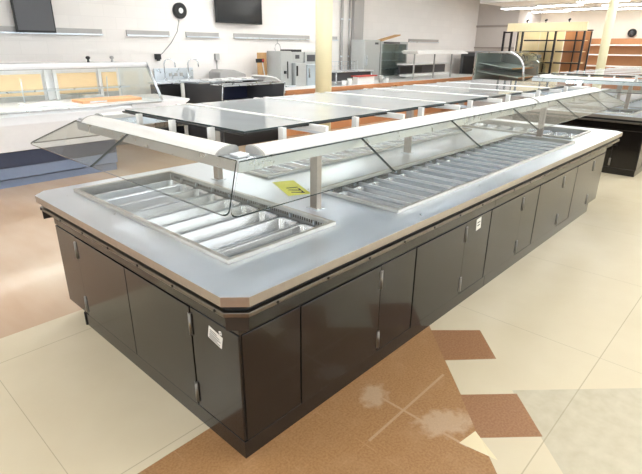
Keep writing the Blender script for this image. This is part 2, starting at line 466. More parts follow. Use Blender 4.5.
def ring(m, ins, wd, xa, xb, z0, z1):
    oc, ic = octagon(ins), octagon(ins+wd)
    for i in range(8):
        q = clip_oct([oc[i], oc[(i+1) % 8], ic[(i+1) % 8], ic[i]], xa, xb)
        if len(q) > 2: m.prism(q, 'z', z0, z1)
    bmesh.ops.remove_doubles(m.bm, verts=m.bm.verts[:], dist=1e-6)
    # drop the coincident inner faces between neighbouring segments
    m.bm.verts.index_update()
    seen = {}
    for f in m.bm.faces: seen.setdefault(frozenset(v.index for v in f.verts), []).append(f)
    bmesh.ops.delete(m.bm, geom=[f for fs in seen.values() if len(fs) > 1 for f in fs], context='FACES_ONLY')
    return m

def clip_oct(poly, xa, xb):
    def cut(poly, keep, at):
        out = []
        for i in range(len(poly)):
            p, q = poly[i], poly[(i+1) % len(poly)]
            if keep(p[0]): out.append(p)
            if keep(p[0]) != keep(q[0]):
                t = (at-p[0])/(q[0]-p[0]); out.append((at, p[1]+t*(q[1]-p[1])))
        return out
    return cut(cut(poly, lambda v: v >= xa, xa), lambda v: v <= xb, xb)

def cabinet_unit(xa, xb, label, near, far, dx=0.0):
    t = empty('buffet_cabinet', ((xa+xb)/2, (BY0+BY1)/2, 0), label, 'cabinet', 'base cabinets of the buffet islands')
    P = 0.008
    cx0 = xa+P if near else xa; cx1 = xb-P if far else xb
    MB().box(cx0, cx1, BY0+P, BY1-P, 0.095, 0.654).build('carcass', MT['apron'], t, 0.002)
    kx0 = xa if near else xa; kx1 = xb-0.28 if far else xb
    MB().box(kx0, kx1, BY0+.002, 3.06, 0, 0.0945).build('kick_plate', MT['laminate'], t, 0.002)
    # apron, bumper rail and gasket that follow the chamfered worktop
    a0 = X0-1 if near else xa; b0 = X1+1 if far else xb
    ax0, ax1 = cx0-(P if near else 0), cx1+(P if far else 0)
    for ap in ((ax0, ax1, BY0, BY0+.06), (ax0, ax1, BY1-.06, BY1), ((BX0, BX0+.012) if near else (BX1-.012, BX1))+(BY0+.0605, BY1-.0605)):
        MB().box(*ap, 0.6545, 0.757).build('apron', MT['laminate'], t, 0.002)
    for ex, sg, on in ((BX0, -1, near), (BX1, 1, far)):
        if not on: continue
        xo = X0+.02 if sg < 0 else X1-.02
        xm = ex+.0005*sg
        for ey, ty in ((BY0, -1), (BY1, 1)):
            yo = Y0+.02 if ty < 0 else Y1-.02
            kx = (CH-.012)*(-sg); ky = (CH-.012)*(-ty)
            MB().prism([(xo, yo+ky), (xo+kx, yo), (xo+kx, ey+ty*.0005), (xm, ey+ty*.0005), (xm, yo+ky)], 'z', 0.695, 0.7565).build('corner_bracket', MT['apron'], t)
    rb = ring(MB(), 0.012, 0.10, a0, b0, 0.7575, 0.780).build('bumper_rail', MT['rail'], t, 0.004)
    SC = []
    def screw(*pts): SC.append(MB().tube(list(pts), 0.007, 8))
    x = xa+0.16
    while x < xb-0.1:
        for yy, dd in ((Y0+0.012, -1), (Y1-0.012, 1)):
            screw((x, yy-dd*.002, 0.769), (x, yy+dd*.004, 0.769))
        x += 0.31
    y = Y0+0.14
    while y < Y1-0.1:
        if near: screw((X0+.014, y, 0.769), (X0+.008, y, 0.769))
        if far: screw((X1-.014, y, 0.769), (X1-.008, y, 0.769))
        y += 0.31
    for q in SC: q.build('rail_screw', MT['screw'], rb)
    ring(MB(), 0.032, 0.08, a0, b0, 0.7805, 0.815).build('gasket', MT['black'], t)
    z0, z1 = 0.100, 0.648
    def hinges(door, fn):
        for za, zb in ((0.505, 0.615), (0.125, 0.235)):
            fn(za, zb).build('hinge', MT['hinge'], door)
    def panel(name, *bx):
        return MB().box(*bx).build(name, MT['laminate'], t, 0.0025)
    g = 0.003
    for xx0, xx1 in FIXX:
        c = (xx0+xx1)/2
        if xa <= c <= xb:
            panel('fixed_panel', xx0+g, xx1-g, BY0-.001, BY0+P-.0005, z0, z1)
            panel('fixed_panel', xx0+g, xx1-g, BY1-P+.0005, BY1+.001, z0, z1)
    for xx0, xx1, s_ in DOORX:
        c = (xx0+xx1)/2
        if xa <= c <= xb:
            dr = panel('access_door', xx0+g, xx1-g, BY0-.004, BY0+P-.0005, z0, z1)
            hinges(dr, lambda za, zb: MB().tube([(xx1, BY0-.006, za), (xx1, BY0-.006, zb)], 0.0075, 10).box(xx1-.014, xx1+.014, BY0-.0065, BY0-.0045, za, zb))
            dr = panel('access_door', xx0+g, xx1-g, BY1-P+.0005, BY1+.004, z0, z1)
            hinges(dr, lambda za, zb: MB().tube([(xx1, BY1+.006, za), (xx1, BY1+.006, zb)], 0.0075, 10))
    ends = ([(BX0, -1)] if near else []) + ([(BX1, 1)] if far else [])
    for xe, sg in ends:
        def ep(name, ya, yb, pr):
            lo, hi = sorted((xe+sg*pr, xe-sg*(P-.0005)))
            return panel(name, lo, hi, ya+g, yb-g, z0, z1)
        ep('fixed_panel', BY0+.002, 1.755, .001); ep('fixed_panel', 3.01, BY1-.002, .001)
        for ya, yb, hy in ((1.755, 2.37, 1.755), (2.37, 3.01, 3.01)):
            dr = ep('access_door', ya, yb, .004)
            hinges(dr, lambda za, zb: MB().tube([(xe+sg*.006, hy, za), (xe+sg*.006, hy, zb)], 0.0075, 10).box(min(xe+sg*.0045, xe+sg*.0065), max(xe+sg*.0045, xe+sg*.0065), hy-.014, hy+.014, za, zb))
        lo, hi = sorted((xe+sg*.012, xe))
        if near: MB().tube([(xe+.004, 3.075, 0.0), (xe+.004, 3.075, 0.094)], 0.012, 10).build('foot', MT['screw'], t)
    return t

def sticker(parent, name, axis, pos, w, h, lines, tilt=0.0, label='white paper sticker'):
    """small printed paper label stuck on a panel; axis 'x' faces -x, 'y' faces -y"""
    m = MB(); k = MB()
    c, s_ = math.cos(tilt), math.sin(tilt)
    def quad(mb, a0, a1, b0, b1, off, th):
        pts = []
        for a, b in ((a0, b0), (a1, b0), (a1, b1), (a0, b1)):
            q, w_ = a*c-b*s_, a*s_+b*c
            if axis == 'x': pts.append((pos[0]-off, pos[1]-q, pos[2]+w_))
            else: pts.append((pos[0]+q, pos[1]-off, pos[2]+w_))
        mb.sheet(pts, th, 0, 0)
    quad(m, -w/2, w/2, -h/2, h/2, 0.0014, 0.0012)
    o = m.build(name, MT['paper'], parent); o['label'] = label
    for a0, a1, b0, b1 in lines:
        quad(k, a0*w, a1*w, b0*h, b1*h, 0.0020, 0.0005)
    k.build('printing', MT['ink'], o)
    return o

near_unit = cabinet_unit(BX0, 3.404, 'dark brown laminate base cabinet at the near end of the closest buffet island', True, False)
far_unit = cabinet_unit(3.406, BX1, 'dark laminate base cabinet at the far half of the closest buffet island', False, True)
sticker(near_unit, 'inspection_sticker', 'x', (BX0-.0015, 1.565, 0.573), 0.10, 0.062,
        [(-.40, .10, .24, .30), (-.40, .30, .08, .14), (-.40, .40, -.10, -.04), (-.40, .2, -.24, -.18), (-.4, .38, -.40, -.33)], -0.22, 'white printed sticker by the near corner')
sticker(near_unit, 'round_sticker', 'x', (BX0-.0015, 1.525, 0.610), 0.018, 0.018, [(-.2, .2, -.1, .1)], 0.3, 'small white dot sticker')
sticker(near_unit, 'inspection_sticker', 'y', (3.16, BY0-.0015, 0.59), 0.07, 0.085, [(-.3, .3, .1, .2), (-.3, .2, -.15, -.05)], 0.1, 'small white sticker on the long side')

def worktop(label):
    t = empty('worktop', ((X0+X1)/2, (Y0+Y1)/2, 0.82), label, 'worktop')
    zb = 0.8155
    cuts = sorted(WELLS.values())
    m = MB()
    n = WELLS['near']; f = WELLS['far']; fr = WELLS['front']; bk = WELLS['back']
    m.prism([(X0, Y0+CH), (X0+CH, Y0), (n[0], Y0), (n[0], Y1), (X0+CH, Y1), (X0, Y1-CH)], 'z', zb, ZT)
    m.prism([(f[1], Y0), (X1-CH, Y0), (X1, Y0+CH), (X1, Y1-CH), (X1-CH, Y1), (f[1], Y1)], 'z', zb, ZT)
    for w in (n, f):
        m.box(w[0], w[1], Y0, w[2], zb, ZT); m.box(w[0], w[1], w[3], Y1, zb, ZT)
    m.box(n[1], fr[0], Y0, Y1, zb, ZT); m.box(fr[1], f[0], Y0, Y1, zb, ZT)
    m.box(fr[0], fr[1], Y0, fr[2], zb, ZT); m.box(fr[0], fr[1], fr[3], bk[2], zb, ZT); m.box(fr[0], fr[1], bk[3], Y1, zb, ZT)
    m.build('slab', MT['steel_worn'], t)
    # folded edge strip, a little duller and warmer than the top
    e = MB(); oc = octagon(-0.0015); ic = octagon(0.0)
    for i in range(8):
        p, q = oc[i], oc[(i+1) % 8]; pi_, qi = ic[i], ic[(i+1) % 8]
        e.prism([p, q, qi, pi_], 'z', zb-.002, ZT-.002)
    e.build('front_edge', MT['steel_edge'], t)
    for key, (a, b, c, e_) in WELLS.items():
        rim = MB(); w = 0.024; h = 0.022
        for bx in ((a-.012, a+w-.012, c-.012, e_+.012), (b-w+.012, b+.012, c-.012, e_+.012), (a+w-.012, b-w+.012, c-.012, c+w-.012), (a+w-.012, b-w+.012, e_-w+.012, e_+.012)):
            rim.box(*bx, ZT, ZT+h)
        rim.build('well_rim', MT['rimsteel'], t, 0.003)
        ln = MB(); g = 0.0015; zd = 0.732
        ln.box(a+g, a+g+.002, c+g, e_-g, zd, ZT-.001); ln.box(b-g-.002, b-g, c+g, e_-g, zd, ZT-.001)
        ln.box(a+g+.002, b-g-.002, c+g, c+g+.002, zd, ZT-.001); ln.box(a+g+.002, b-g-.002, e_-g-.002, e_-g, zd, ZT-.001)
        ln.box(a+g+.002, b-g-.002, c+g+.002, e_-g-.002, zd, zd+.002)
        lo = ln.build('well_liner', MT['liner'], t)
        # row of dark vent slots in the inner wall, and hanging clips
        sl = MB(); CLS = []
        if key in ('near', 'far'):
            xx = b-g-.0025 if key == 'near' else a+g+.0025
            y = c+.06
            while y < e_-.06:
                if int((y-c)/.19) % 2 == 0 or True:
                    sl.box(xx-.001, xx+.001, y, y+.009, 0.833, 0.851)
                y += 0.018
            for k in range(8):
                yy = c+.12+k*.19; cl = MB(); CLS.append(cl)
                s_ = -1 if key == 'near' else 1
                cl.box(min(xx+s_*.016, xx+s_*.001), max(xx+s_*.016, xx+s_*.001), yy, yy+.012, 0.831, 0.852)
        else:
            yy = e_-g-.0025 if key == 'front' else c+g+.0025
            x = a+.06
            while x < b-.06:
                sl.box(x, x+.009, yy-.001, yy+.001, 0.833, 0.851)
                x += 0.018
            for k in range(12):
                x = a+.1+k*.255; cl = MB(); CLS.append(cl)
                cl.box(x, x+.018, yy-.016 if key == 'front' else yy+.001, yy-.001 if key == 'front' else yy+.016, 0.831, 0.854)
        sl.build('vent_slots', MT['rail'], lo)
        for cl in CLS: cl.build('hanger_clip', MT['steel'], lo)
    for key in ('front', 'back'):
        a, b, c, e_ = WELLS[key]
        for k in range(18):
            x = a+.07-.0027+k*.1785
            MB().box(x-.006, x+.006, c+.0045, e_-.0045, 0.7345, 0.846).build('divider_bar', MT['barwhite'], t, 0.002)
    return t

top1 = worktop('bright stainless steel worktop with sunken food wells on the closest island')

def make_pan(label, group):
    """shallow oblong steel pan with rounded corners; long axis x, rim at local z = 0.1"""
    L_, W_, D_ = 0.575, 0.163, 0.092
    t = empty('food_pan', (0, 0, 0), label, 'pan', group)
    h = 0.0935
    m = MB()
    loops = [rrect(-L_/2, L_/2, -W_/2, W_/2, 0.03, h-.004), rrect(-L_/2, L_/2, -W_/2, W_/2, 0.03, h),
             rrect(-L_/2+.011, L_/2-.011, -W_/2+.011, W_/2-.011, 0.028, h), rrect(-L_/2+.015, L_/2-.015, -W_/2+.015, W_/2-.015, 0.026, h-.006),
             rrect(-L_/2+.024, L_/2-.024, -W_/2+.022, W_/2-.022, 0.024, h-D_+.016), rrect(-L_/2+.036, L_/2-.036, -W_/2+.032, W_/2-.032, 0.02, h-D_+.003),
             rrect(-L_/2+.046, L_/2-.046, -W_/2+.040, W_/2-.040, 0.015, h-D_+.0015)]
    m.loft(loops)
    lo2 = [rrect(-L_/2, L_/2, -W_/2, W_/2, 0.03, h-.004), rrect(-L_/2+.013, L_/2-.013, -W_/2+.013, W_/2-.013, 0.028, h-.006),
           rrect(-L_/2+.022, L_/2-.022, -W_/2+.020, W_/2-.020, 0.024, h-D_+.014), rrect(-L_/2+.046, L_/2-.046, -W_/2+.040, W_/2-.040, 0.015, 0.0)]
    m.loft(lo2)
    bmesh.ops.remove_doubles(m.bm, verts=m.bm.verts[:], dist=1e-5)
    m.build('tub', MT['pan'], t)
    return t

pan0 = make_pan('x', 'steel food pans in the island wells')
PANZ = 0.7345
used = [False]
def put_pan(x, y, rot, label, dz=0.0):
    if not used[0]: p = pan0; used[0] = True
    else: p = copy_tree(pan0)
    p.location = (x, y, PANZ+dz); p.rotation_euler = (0, 0, rot); p['label'] = label
    p.scale = (1.11, 1.02, 1) if rot == 0 else (0.985, 0.985, 1)
    return p
def fill(dx, near_only=False, where='closest island'):
    a, b, c, e = WELLS['near']
    for k in range(9):
        put_pan((a+b)/2+dx, c+.032+.0865+k*.1715, 0, 'steel pan in the near end well of the %s, %s from front corner' % (where, ORDN[k]))
    if near_only: return
    for key, txt in (('front', 'long front well of closest island'), ('back', 'long rear well of closest island')):
        a, b, c, e = WELLS[key]
        for k in range(17):
            put_pan(a+.07+.0865+k*.1785, (c+e)/2+dx*0, math.pi/2, 'steel pan in the %s, %s from near end' % (txt, ORDN[k]))
    a, b, c, e = WELLS['far']
    for k in range(9):
        put_pan((a+b)/2, c+.032+.0865+k*.1715, 0, 'steel pan in the far end well of closest island, %s from aisle' % ORDN[k])
fill(0)

# sneeze guard ------------------------------------------------------
def round_corner(P, i, rad, n=5):
    """replace vertex i of 3-D polygon P with an arc"""
    P = [Vector(p) for p in P]
    p, a, b = P[i], P[i-1], P[(i+1) % len(P)]
    ua, ub = (a-p).normalized(), (b-p).normalized()
    s_, e_ = p+ua*rad, p+ub*rad
    arc = []
    for k in range(n+1):
        t = k/n
        arc.append(s_*(1-t)**2+p*2*t*(1-t)+e_*t*t)
    return P[:i]+arc+P[i+1:]

def sneeze_guard(label, dx=0.0):
    t = empty('sneeze_guard', (3.8, 2.37, ZT), label, 'sneeze guard', 'sneeze guards')
    TX0, TX1, TY0, TY1 = 1.255, 6.35, 1.625, 3.13          # bar centre lines
    ZB, ZG0, ZG1 = 1.335, 1.312, 1.172
    gx0, gx1, gy0, gy1 = 0.995, 6.69, 1.365, 3.39          # outer bottom edge of the glass
    # posts
    for px, py in ((2.01, 1.90), (2.01, 2.86), (3.78, 2.43), (5.55, 1.90), (5.55, 2.86)):
        p = MB().box(px-.02, px+.02, py-.028, py+.028, ZT+.0008, 1.30).build('post', MT['steel_edge'], t, 0.003)
        MB().box(px-.035, px+.035, py-.045, py+.045, ZT+.0005, ZT+.006).build('post_foot', MT['steel'], p)
    # frame of steel channels under the bars with cross members
    fr = MB()
    fr.box(TX0-.04, TX0+.045, TY0-.04, TY1+.04, 1.262, 1.318); fr.box(TX1-.045, TX1+.04, TY0-.04, TY1+.04, 1.262, 1.318)
    fr.box(TX0+.045, TX1-.045, TY0-.04, TY0+.04, 1.262, 1.318); fr.box(TX0+.045, TX1-.045, TY1-.04, TY1+.04, 1.262, 1.318)
    fr.build('channel_frame', MT['steel'], t, 0.003)
    for x in (2.01, 3.78, 5.55):
        MB().box(x-.02, x+.02, TY0+.041, TY1-.041, 1.3005, 1.3175).build('cross_member', MT['steel'], t)
    # light bars: rounded white extrusions lying on the frame
    def prof(g, sg):
        # wide aluminium cover: low lip on the outer side, rounded crown, sg = +1 when the outside is at the negative side
        q = [(-.060-g, 0), (.052+g, 0), (.052+g, .024), (.044, .031+g), (.026, .035+g), (.004, .0345+g), (-.020, .030+g), (-.042, .020+g), (-.056, .010+g), (-.060-g, .004)]
        return q if sg > 0 else [(-a, b) for a, b in q]
    def bar(axis, c, a, b):
        sg = 1 if c < (2 if axis == 'x' else 3) else -1
        pf = prof(0, sg)
        m = MB()
        m.prism([(c+p, 1.319+q) for p, q in pf], 'x' if axis == 'x' else 'y', a+.012, b-.012)
        o = m.build('light_bar', MT['white'], t, 0.003)
        pf2 = prof(0.002, sg)
        for e0, e1 in ((a, a+.012), (b-.012, b)):
            q = MB()
            if axis == 'x': q.prism([(c+p, 1.3185+z) for p, z in pf2], 'x', e0, e1)
            else: q.prism([(c+p, 1.3185+z) for p, z in pf2], 'y', e0, e1)
            q.build('end_cap', MT['cap'], o)
    for yy in (TY0, TY1):
        bar('x', yy, TX0+.075, 4.40); bar('x', yy, 4.43, TX1-.075)
    for xx in (TX0, TX1):
        bar('y', xx, TY0+.075, TY1-.0 - .075)
    # corner brackets
    for xx in (TX0, TX1):
        for yy in (TY0, TY1):
            MB().box(xx-.03, xx+.03, yy-.03, yy+.03, 1.319, 1.334).build('corner_bracket', MT['steel'], t, 0.004)
    # flat top: seven glass panes on white clips
    gx = [1.42, 1.86, 2.55, 3.24, 3.93, 4.62, 5.31, 6.18]
    ya, yb = 1.80, 2.95
    for i in range(7):
        pn = MB().sheet([(gx[i]+.004, ya, 1.385), (gx[i+1]-.004, ya, 1.385), (gx[i+1]-.004, yb, 1.385), (gx[i]+.004, yb, 1.385)], 0.008, 0, 1)
        pn.build('top_pane', [MT['pane'], MT['edge']], t)
    for i in range(1, 7):
        MB().box(gx[i]-.012, gx[i]+.012, TY0+.055, TY1-.055, 1.345, 1.3765).build('pane_bar', MT['white'], t, 0.003)
        MB().box(gx[i]-.018, gx[i]+.018, ya, yb, 1.3853, 1.390).build('seam_strip', MT['white'], t, 0.001)
    for x in (gx[0]-.01, gx[-1]-.012):
        MB().box(x, x+.022, ya-.005, yb+.005, 1.367, 1.376).build('end_rail', MT['black'], t)
    for y in (ya-.005, yb-.017):
        for i in range(7):
            MB().box(gx[i]+.014, gx[i+1]-.014, y, y+.022, 1.368, 1.3765).build('side_rail', MT['black'], t)
    CL = []
    class _c:
        @staticmethod
        def box(*a): CL.append(MB().box(*a))
    cl = _c
    for y in (2.02, 2.37, 2.72):
        cl.box(gx[0]-.04, gx[0]-.0105, y-.012, y+.012, 1.32, 1.382); cl.box(gx[-1]+.0105, gx[-1]+.04, y-.012, y+.012, 1.32, 1.382)
    for i in range(7):
        x = (gx[i]+gx[i+1])/2
        cl.box(x-.012, x+.012, ya-.04, ya-.006, 1.32, 1.382); cl.box(x-.012, x+.012, yb+.006, yb+.04, 1.32, 1.382)
    for q in CL: q.build('pane_clip', MT['white'], t)
    # sloping guard glass, split into panes with thin gaps
    G = [MT['glass'], MT['edge']]; g = .003
    seams = [gx0, 2.02, 2.96, 3.94, 4.92, 5.90, gx1]
    for side in (0, 1):
        yt, yo = (TY0-.044, gy0) if side == 0 else (TY1+.044, gy1)
        for i in range(6):
            a, b = seams[i], seams[i+1]
            at_, bt = (TX0-.04 if i == 0 else a), (TX1+.04 if i == 5 else b)
            P = [(at_+g, yt, ZG0), (a+g, yo, ZG1), (b-g, yo, ZG1), (bt-g, yt, ZG0)]
            P = round_corner(P, 1, 0.05 if i == 0 else 0.012)
            P = round_corner(P, len(P)-2, 0.05 if i == 5 else 0.012)
            MB().sheet(P, 0.008, 0, 1).build('guard_pane', G, t)
    ys = [gy0, 2.50, gy1]
    for side in (0, 1):
        xt, xo = (TX0-.044, gx0) if side == 0 else (TX1+.044, gx1)
        for i in range(2):
            a, b = ys[i], ys[i+1]
            at_, bt = (TY0-.04 if i == 0 else a), (TY1+.04 if i == 1 else b)
            P = [(xt, at_+g, ZG0), (xo, a+g, ZG1), (xo, b-g, ZG1), (xt, bt-g, ZG0)]
            P = round_corner(P, 1, 0.05 if i == 0 else 0.012)
            P = round_corner(P, len(P)-2, 0.05 if i == 1 else 0.012)
            MB().sheet(P, 0.008, 0, 1).build('guard_pane', G, t)
    return t

guard1 = sneeze_guard('long glass sneeze guard canopy with white rounded bars over the closest buffet island')

# yellow lot tag
def text_mesh(txt, size, parent, name, material, M_):
    cu = bpy.data.curves.new('txt', 'FONT'); cu.body = txt; cu.size = size; cu.align_x = 'CENTER'; cu.align_y = 'CENTER'; cu.extrude = 0.0004
    o = bpy.data.objects.new('txt', cu); C.objects.link(o)
    dg = bpy.context.evaluated_depsgraph_get(); dg.update()
    me = bpy.data.meshes.new_from_object(o.evaluated_get(dg))
    bpy.data.objects.remove(o)
    me.transform(M_); me.materials.clear(); me.materials.append(material); me.name = name
    r_ = bpy.data.objects.new(name, me); C.objects.link(r_); r_.parent = parent
    return r_
tg = empty('lot_tag', (2.22, 2.33, ZT), 'bright yellow paper tag reading 177 on the worktop centre strip', 'tag')
ang = math.radians(-115.5)
tc_, ts_ = math.cos(ang), math.sin(ang)
def tp(a, b): return (2.22+a*tc_-b*ts_, 2.33+a*ts_+b*tc_)
MB().prism([tp(-.18, -.078), tp(.18, -.078), tp(.18, .078), tp(-.18, .078)], 'z', ZT+.0004, ZT+.0016).build('paper', MT['yellow'], tg)
text_mesh('177', 0.12, tg, 'lot_number', MT['ink'], Matrix.Translation((0.065*tc_, 0.065*ts_, 0.0021)) @ Matrix.Rotation(ang, 4, 'Z'))

# ------------------------------------------------------------------ second island beyond the first
DX = 7.26
for src, lab in ((near_unit, 'black base cabinet end of the second buffet island, beyond the closest one'), (far_unit, 'far half base cabinet of the second buffet island'),
                 (top1, 'stainless worktop of the second buffet island'), (guard1, 'smaller looking glass canopy over the second buffet island in the distance')):
    c = copy_tree(src); c.location.x += DX; c['label'] = lab
    if src is near_unit:
        for ch in list(c.children):
            if 'sticker' in ch.name:
                for k in list(ch.children): bpy.data.objects.remove(k)
                bpy.data.objects.remove(ch)
        for ch in c.children:
            pass
fill(DX, True, 'second island')

# ------------------------------------------------------------------ deli case on the left
def deli_case():
    xa, xb = 0.4, 3.98
    t = empty('deli_case', ((xa+xb)/2, 7.7, 0), 'long white lit deli display case with peach back panels, at the left', 'display case')
    MB().box(xa, xb-.75, 7.18, 8.30, 0, 0.10).build('kick_base', MT['deliblue'], t, 0.003)
    MB().box(xa, xb-.74, 7.14, 8.32, 0.115, 0.26).build('lower_body', MT['deliblue'], t, 0.006)
    MB().box(xa, xb-.74, 7.13, 8.32, 0.262, 0.46).build('bumper_band', MT['delinavy'], t, 0.008)
    # white bellied front
    MB().prism([(7.11, 0.462), (7.09, 0.58), (7.04, 0.80), (7.05, 0.90), (7.15, 0.94), (8.33, 0.94), (8.33, 0.462)], 'x', xa, xb-.45).build('front_body', MT['deliwhite'], t, 0.01)
    MB().box(xa, xb-.1, 7.10, 8.30, 0.942, 0.962).build('deck', MT['deliwhite'], t, 0.003)
    # back wall with framed peach sliding panels
    MB().box(xa, xb-.05, 8.26, 8.30, 0.964, 1.46).build('back_frame', MT['deliwhite'], t)
    for pa, pb in ((0.46, 1.22), (1.28, 2.02), (2.08, 2.76), (2.98, 3.58), (3.67, 3.92)):
        MB().box(pa, pb, 8.235, 8.259, 1.04, 1.34).build('back_panel', MT['peach'], t, 0.004)
        MB().box(pa, pb, 8.235, 8.259, 0.964, 1.03).build('vent_strip', MT['cap'], t)
    for px in (0.42, 1.235, 2.035, 2.80, 2.92, 3.60):
        MB().box(px, px+.05, 8.20, 8.232, 0.964, 1.47).build('upright', MT['deliwhite'], t)
    # shelf with steel front edge
    sh = MB().box(xa, xb-.05, 7.86, 8.17, 1.125, 1.135).build('shelf', MT['glass'], t)
    MB().box(xa, xb-.05, 7.845, 7.858, 1.118, 1.142).build('shelf_edge', MT['steel'], sh)
    # top roll and roof
    MB().tube([(xa, 7.36, 1.475), (xb, 7.36, 1.475)], 0.04, 16).build('top_roll', MT['deliwhite'], t)
    MB().box(xa, xb, 7.40, 8.30, 1.475, 1.50).build('roof', MT['deliwhite'], t, 0.004)
    MB().tube([(xa+.05, 7.52, 1.452), (xb-.1, 7.52, 1.452)], 0.013, 10).build('lamp_tube', MT['caselamp'], t)
    # sloping front glass
    MB().sheet([(xa, 7.34, 1.44), (xa, 7.0, 0.965), (xb, 7.0, 0.965), (xb, 7.34, 1.44)], 0.006, 0, 1).build('front_glass', [MT['glass'], MT['edge']], t)
    MB().tube([(xa, 6.995, 0.955), (xb, 6.995, 0.955)], 0.012, 10).build('glass_rail', MT['steel'], t)
    # clear end panel with a slanting front
    MB().prism([(7.0, 0.965), (7.36, 1.47), (8.28, 1.47), (8.28, 0.965)], 'x', xb, xb+.012, 0, 1).build('end_panel', [MT['glass'], MT['steel']], t)
    MB().tube([(xb+.02, 7.36, 1.50), (xb+.02, 7.20, 1.26), (xb+.02, 7.0, 0.98)], 0.014, 10).build('end_trim', MT['steel'], t)
    for px in (1.25, 2.35, 3.55):
        MB().tube([(px, 7.83, 0.963), (px, 7.83, 1.10), (px, 7.80, 1.30)], 0.008, 8).build('glass_support', MT['steel'], t)
    MB().prism([(xb-.43, 0.60), (xb+.16, 0.70), (xb+.56, 0.93), (xb+.56, 0.96), (xb-.05, 0.96), (xb-.43, 0.94)], 'y', 7.1, 8.2).build('end_skirt', MT['deliwhite'], t, 0.01)
    return t
deli_case()
cb = empty('cutting_board', (3.4, 7.55, 0.962), 'peach coloured board lying on the deck at the deli case right end', 'board')
MB().box(2.95, 3.85, 7.35, 7.75, 0.9622, 1.0).build('board', MT['board'], cb, 0.004)
MB().box(3.05, 3.30, 7.347, 7.349, 0.972, 0.992).build('board_stripe', MT['deliwhite'], cb)
bp_ = tag(MB().box(2.25, 2.85, 7.30, 7.80, 0.9622, 0.985).build('white_tray', MT['deliwhite'], None, 0.006), 'flat white tray on the deli case deck left of the peach board', 'tray')
sc_ = empty('scale', (3.35, 8.0, 0.962), 'pale grey scale standing in the deli case behind the peach board', 'scale')
MB().box(3.2, 3.5, 7.88, 8.12, 0.9625, 1.02).build('scale_body', MT['machinelight'], sc_, 0.008)
MB().box(3.22, 3.48, 7.9, 8.1, 1.022, 1.03).build('scale_plate', MT['steel'], sc_, 0.002)
# small finials on the roof
for x, l in ((3.35, 'small black knob on top of the deli case roof'), (3.72, 'small grey clamp on top of the deli case roof')):
    q = empty('roof_knob', (x, 7.9, 1.50), l, 'knob')
    MB().tube([(x, 7.9, 1.5005), (x, 7.9, 1.545)], [0.02, 0.014], 12).build('stem', MT['plasticblack'] if x < 3.5 else MT['cap'], q)
    MB().tube([(x, 7.9, 1.545), (x, 7.9, 1.56), (x, 7.9, 1.58), (x, 7.9, 1.59)], [0.02, 0.034, 0.03, 0.012], 14).build('cap', MT['plasticblack'] if x < 3.5 else MT['cap'], q)

# ------------------------------------------------------------------ black open case behind the island
bc = empty('open_cooler', (6.0, 7.85, 0), 'black open cooler with charcoal end panel, right of the white deli case', 'cooler')
MB().box(5.30, 6.72, 7.35, 8.42, 0.0, 0.74).build('body', MT['caseblack'], bc, 0.006)
MB().prism([(7.26, 0.02), (7.26, 0.74), (7.20, 1.11), (8.47, 1.09), (8.47, 0.02)], 'x', 5.26, 5.295).build('end_panel', MT['casegrey'], bc, 0.004)
MB().prism([(7.26, 0.02), (7.26, 0.74), (7.20, 1.11), (8.47, 1.09), (8.47, 0.02)], 'x', 6.725, 6.76).build('end_panel', MT['casegrey'], bc, 0.004)
MB().box(5.30, 6.72, 8.34, 8.42, 0.742, 1.06).build('back_wall', MT['navy'], bc)
MB().tube([(5.278, 7.21, 1.118), (5.278, 7.26, 0.74)], 0.012, 8).tube([(6.742, 7.21, 1.118), (6.742, 7.26, 0.74)], 0.012, 8).build('end_trim', MT['steel'], bc)
MB().box(5.30, 6.72, 7.30, 7.36, 0.742, 0.80).build('front_lip', MT['navy'], bc)
MB().box(5.27, 6.75, 7.98, 8.47, 1.115, 1.135).build('top_shelf', MT['steel'], bc, 0.003)
MB().box(5.30, 6.72, 7.20, 7.225, 1.09, 1.115).build('front_bar', MT['steel'], bc, 0.003)
MB().box(5.30, 6.72, 7.55, 7.60, 1.09, 1.115).build('middle_bar', MT['steel'], bc, 0.003)
for k, x in enumerate((5.55, 5.85, 6.15, 6.45)):
    MB().box(x, x+.18, 8.0, 8.3, 1.136, 1.165).build('lid', MT['white'], bc, 0.004)
lb = empty('low_black_cabinet', (4.98, 8.5, 0), 'low black cabinet with white corner post between deli case and charcoal panel', 'cabinet')
MB().box(4.75, 5.22, 8.35, 8.70, 0, 1.08).build('body', MT['caseblack'], lb, 0.006)
MB().box(5.16, 5.225, 8.31, 8.348, 0, 1.10).build('corner_post', MT['white'], lb, 0.003)
MB().box(4.72, 5.24, 8.30, 8.72, 1.102, 1.118).build('top', MT['steel'], lb, 0.003)

# ------------------------------------------------------------------ sink on the wall
sk = empty('wall_sink', (5.4, 8.85, 0), 'stainless sink with tall backsplash and two gooseneck taps at the white wall', 'sink')
MB().box(5.0, 5.85, 8.76, 8.985, 0.95, 1.12).box(5.0, 5.85, 8.94, 8.985, 1.12, 1.34).build('basin', MT['steel'], sk, 0.006)
for x in (5.16, 5.68):
    pts = [(x, 8.85, 1.12), (x, 8.85, 1.42)]
    for k in range(9):
        a = math.pi*k/8
        pts.append((x+.0+.09-.09*math.cos(a), 8.84-.01*k, 1.44+.07*math.sin(a)))
    tp_ = MB().tube(pts + [(x+.18, 8.76, 1.36)], 0.011, 8).build('tap', MT['chrome'], sk)
    MB().tube([(x-.04, 8.85, 1.15), (x+.04, 8.85, 1.15)], 0.012, 8).build('tap_handle', MT['chrome'], tp_)
for x in (5.03, 5.77):
    MB().box(x, x+.05, 8.80, 8.98, 0, 0.949).build('leg', MT['steel'], sk)
for x in (5.3, 5.42, 5.54):
    MB().box(x, x+.06, 8.925, 8.939, 1.19, 1.25).build('switch_plate', MT['cap'], sk)
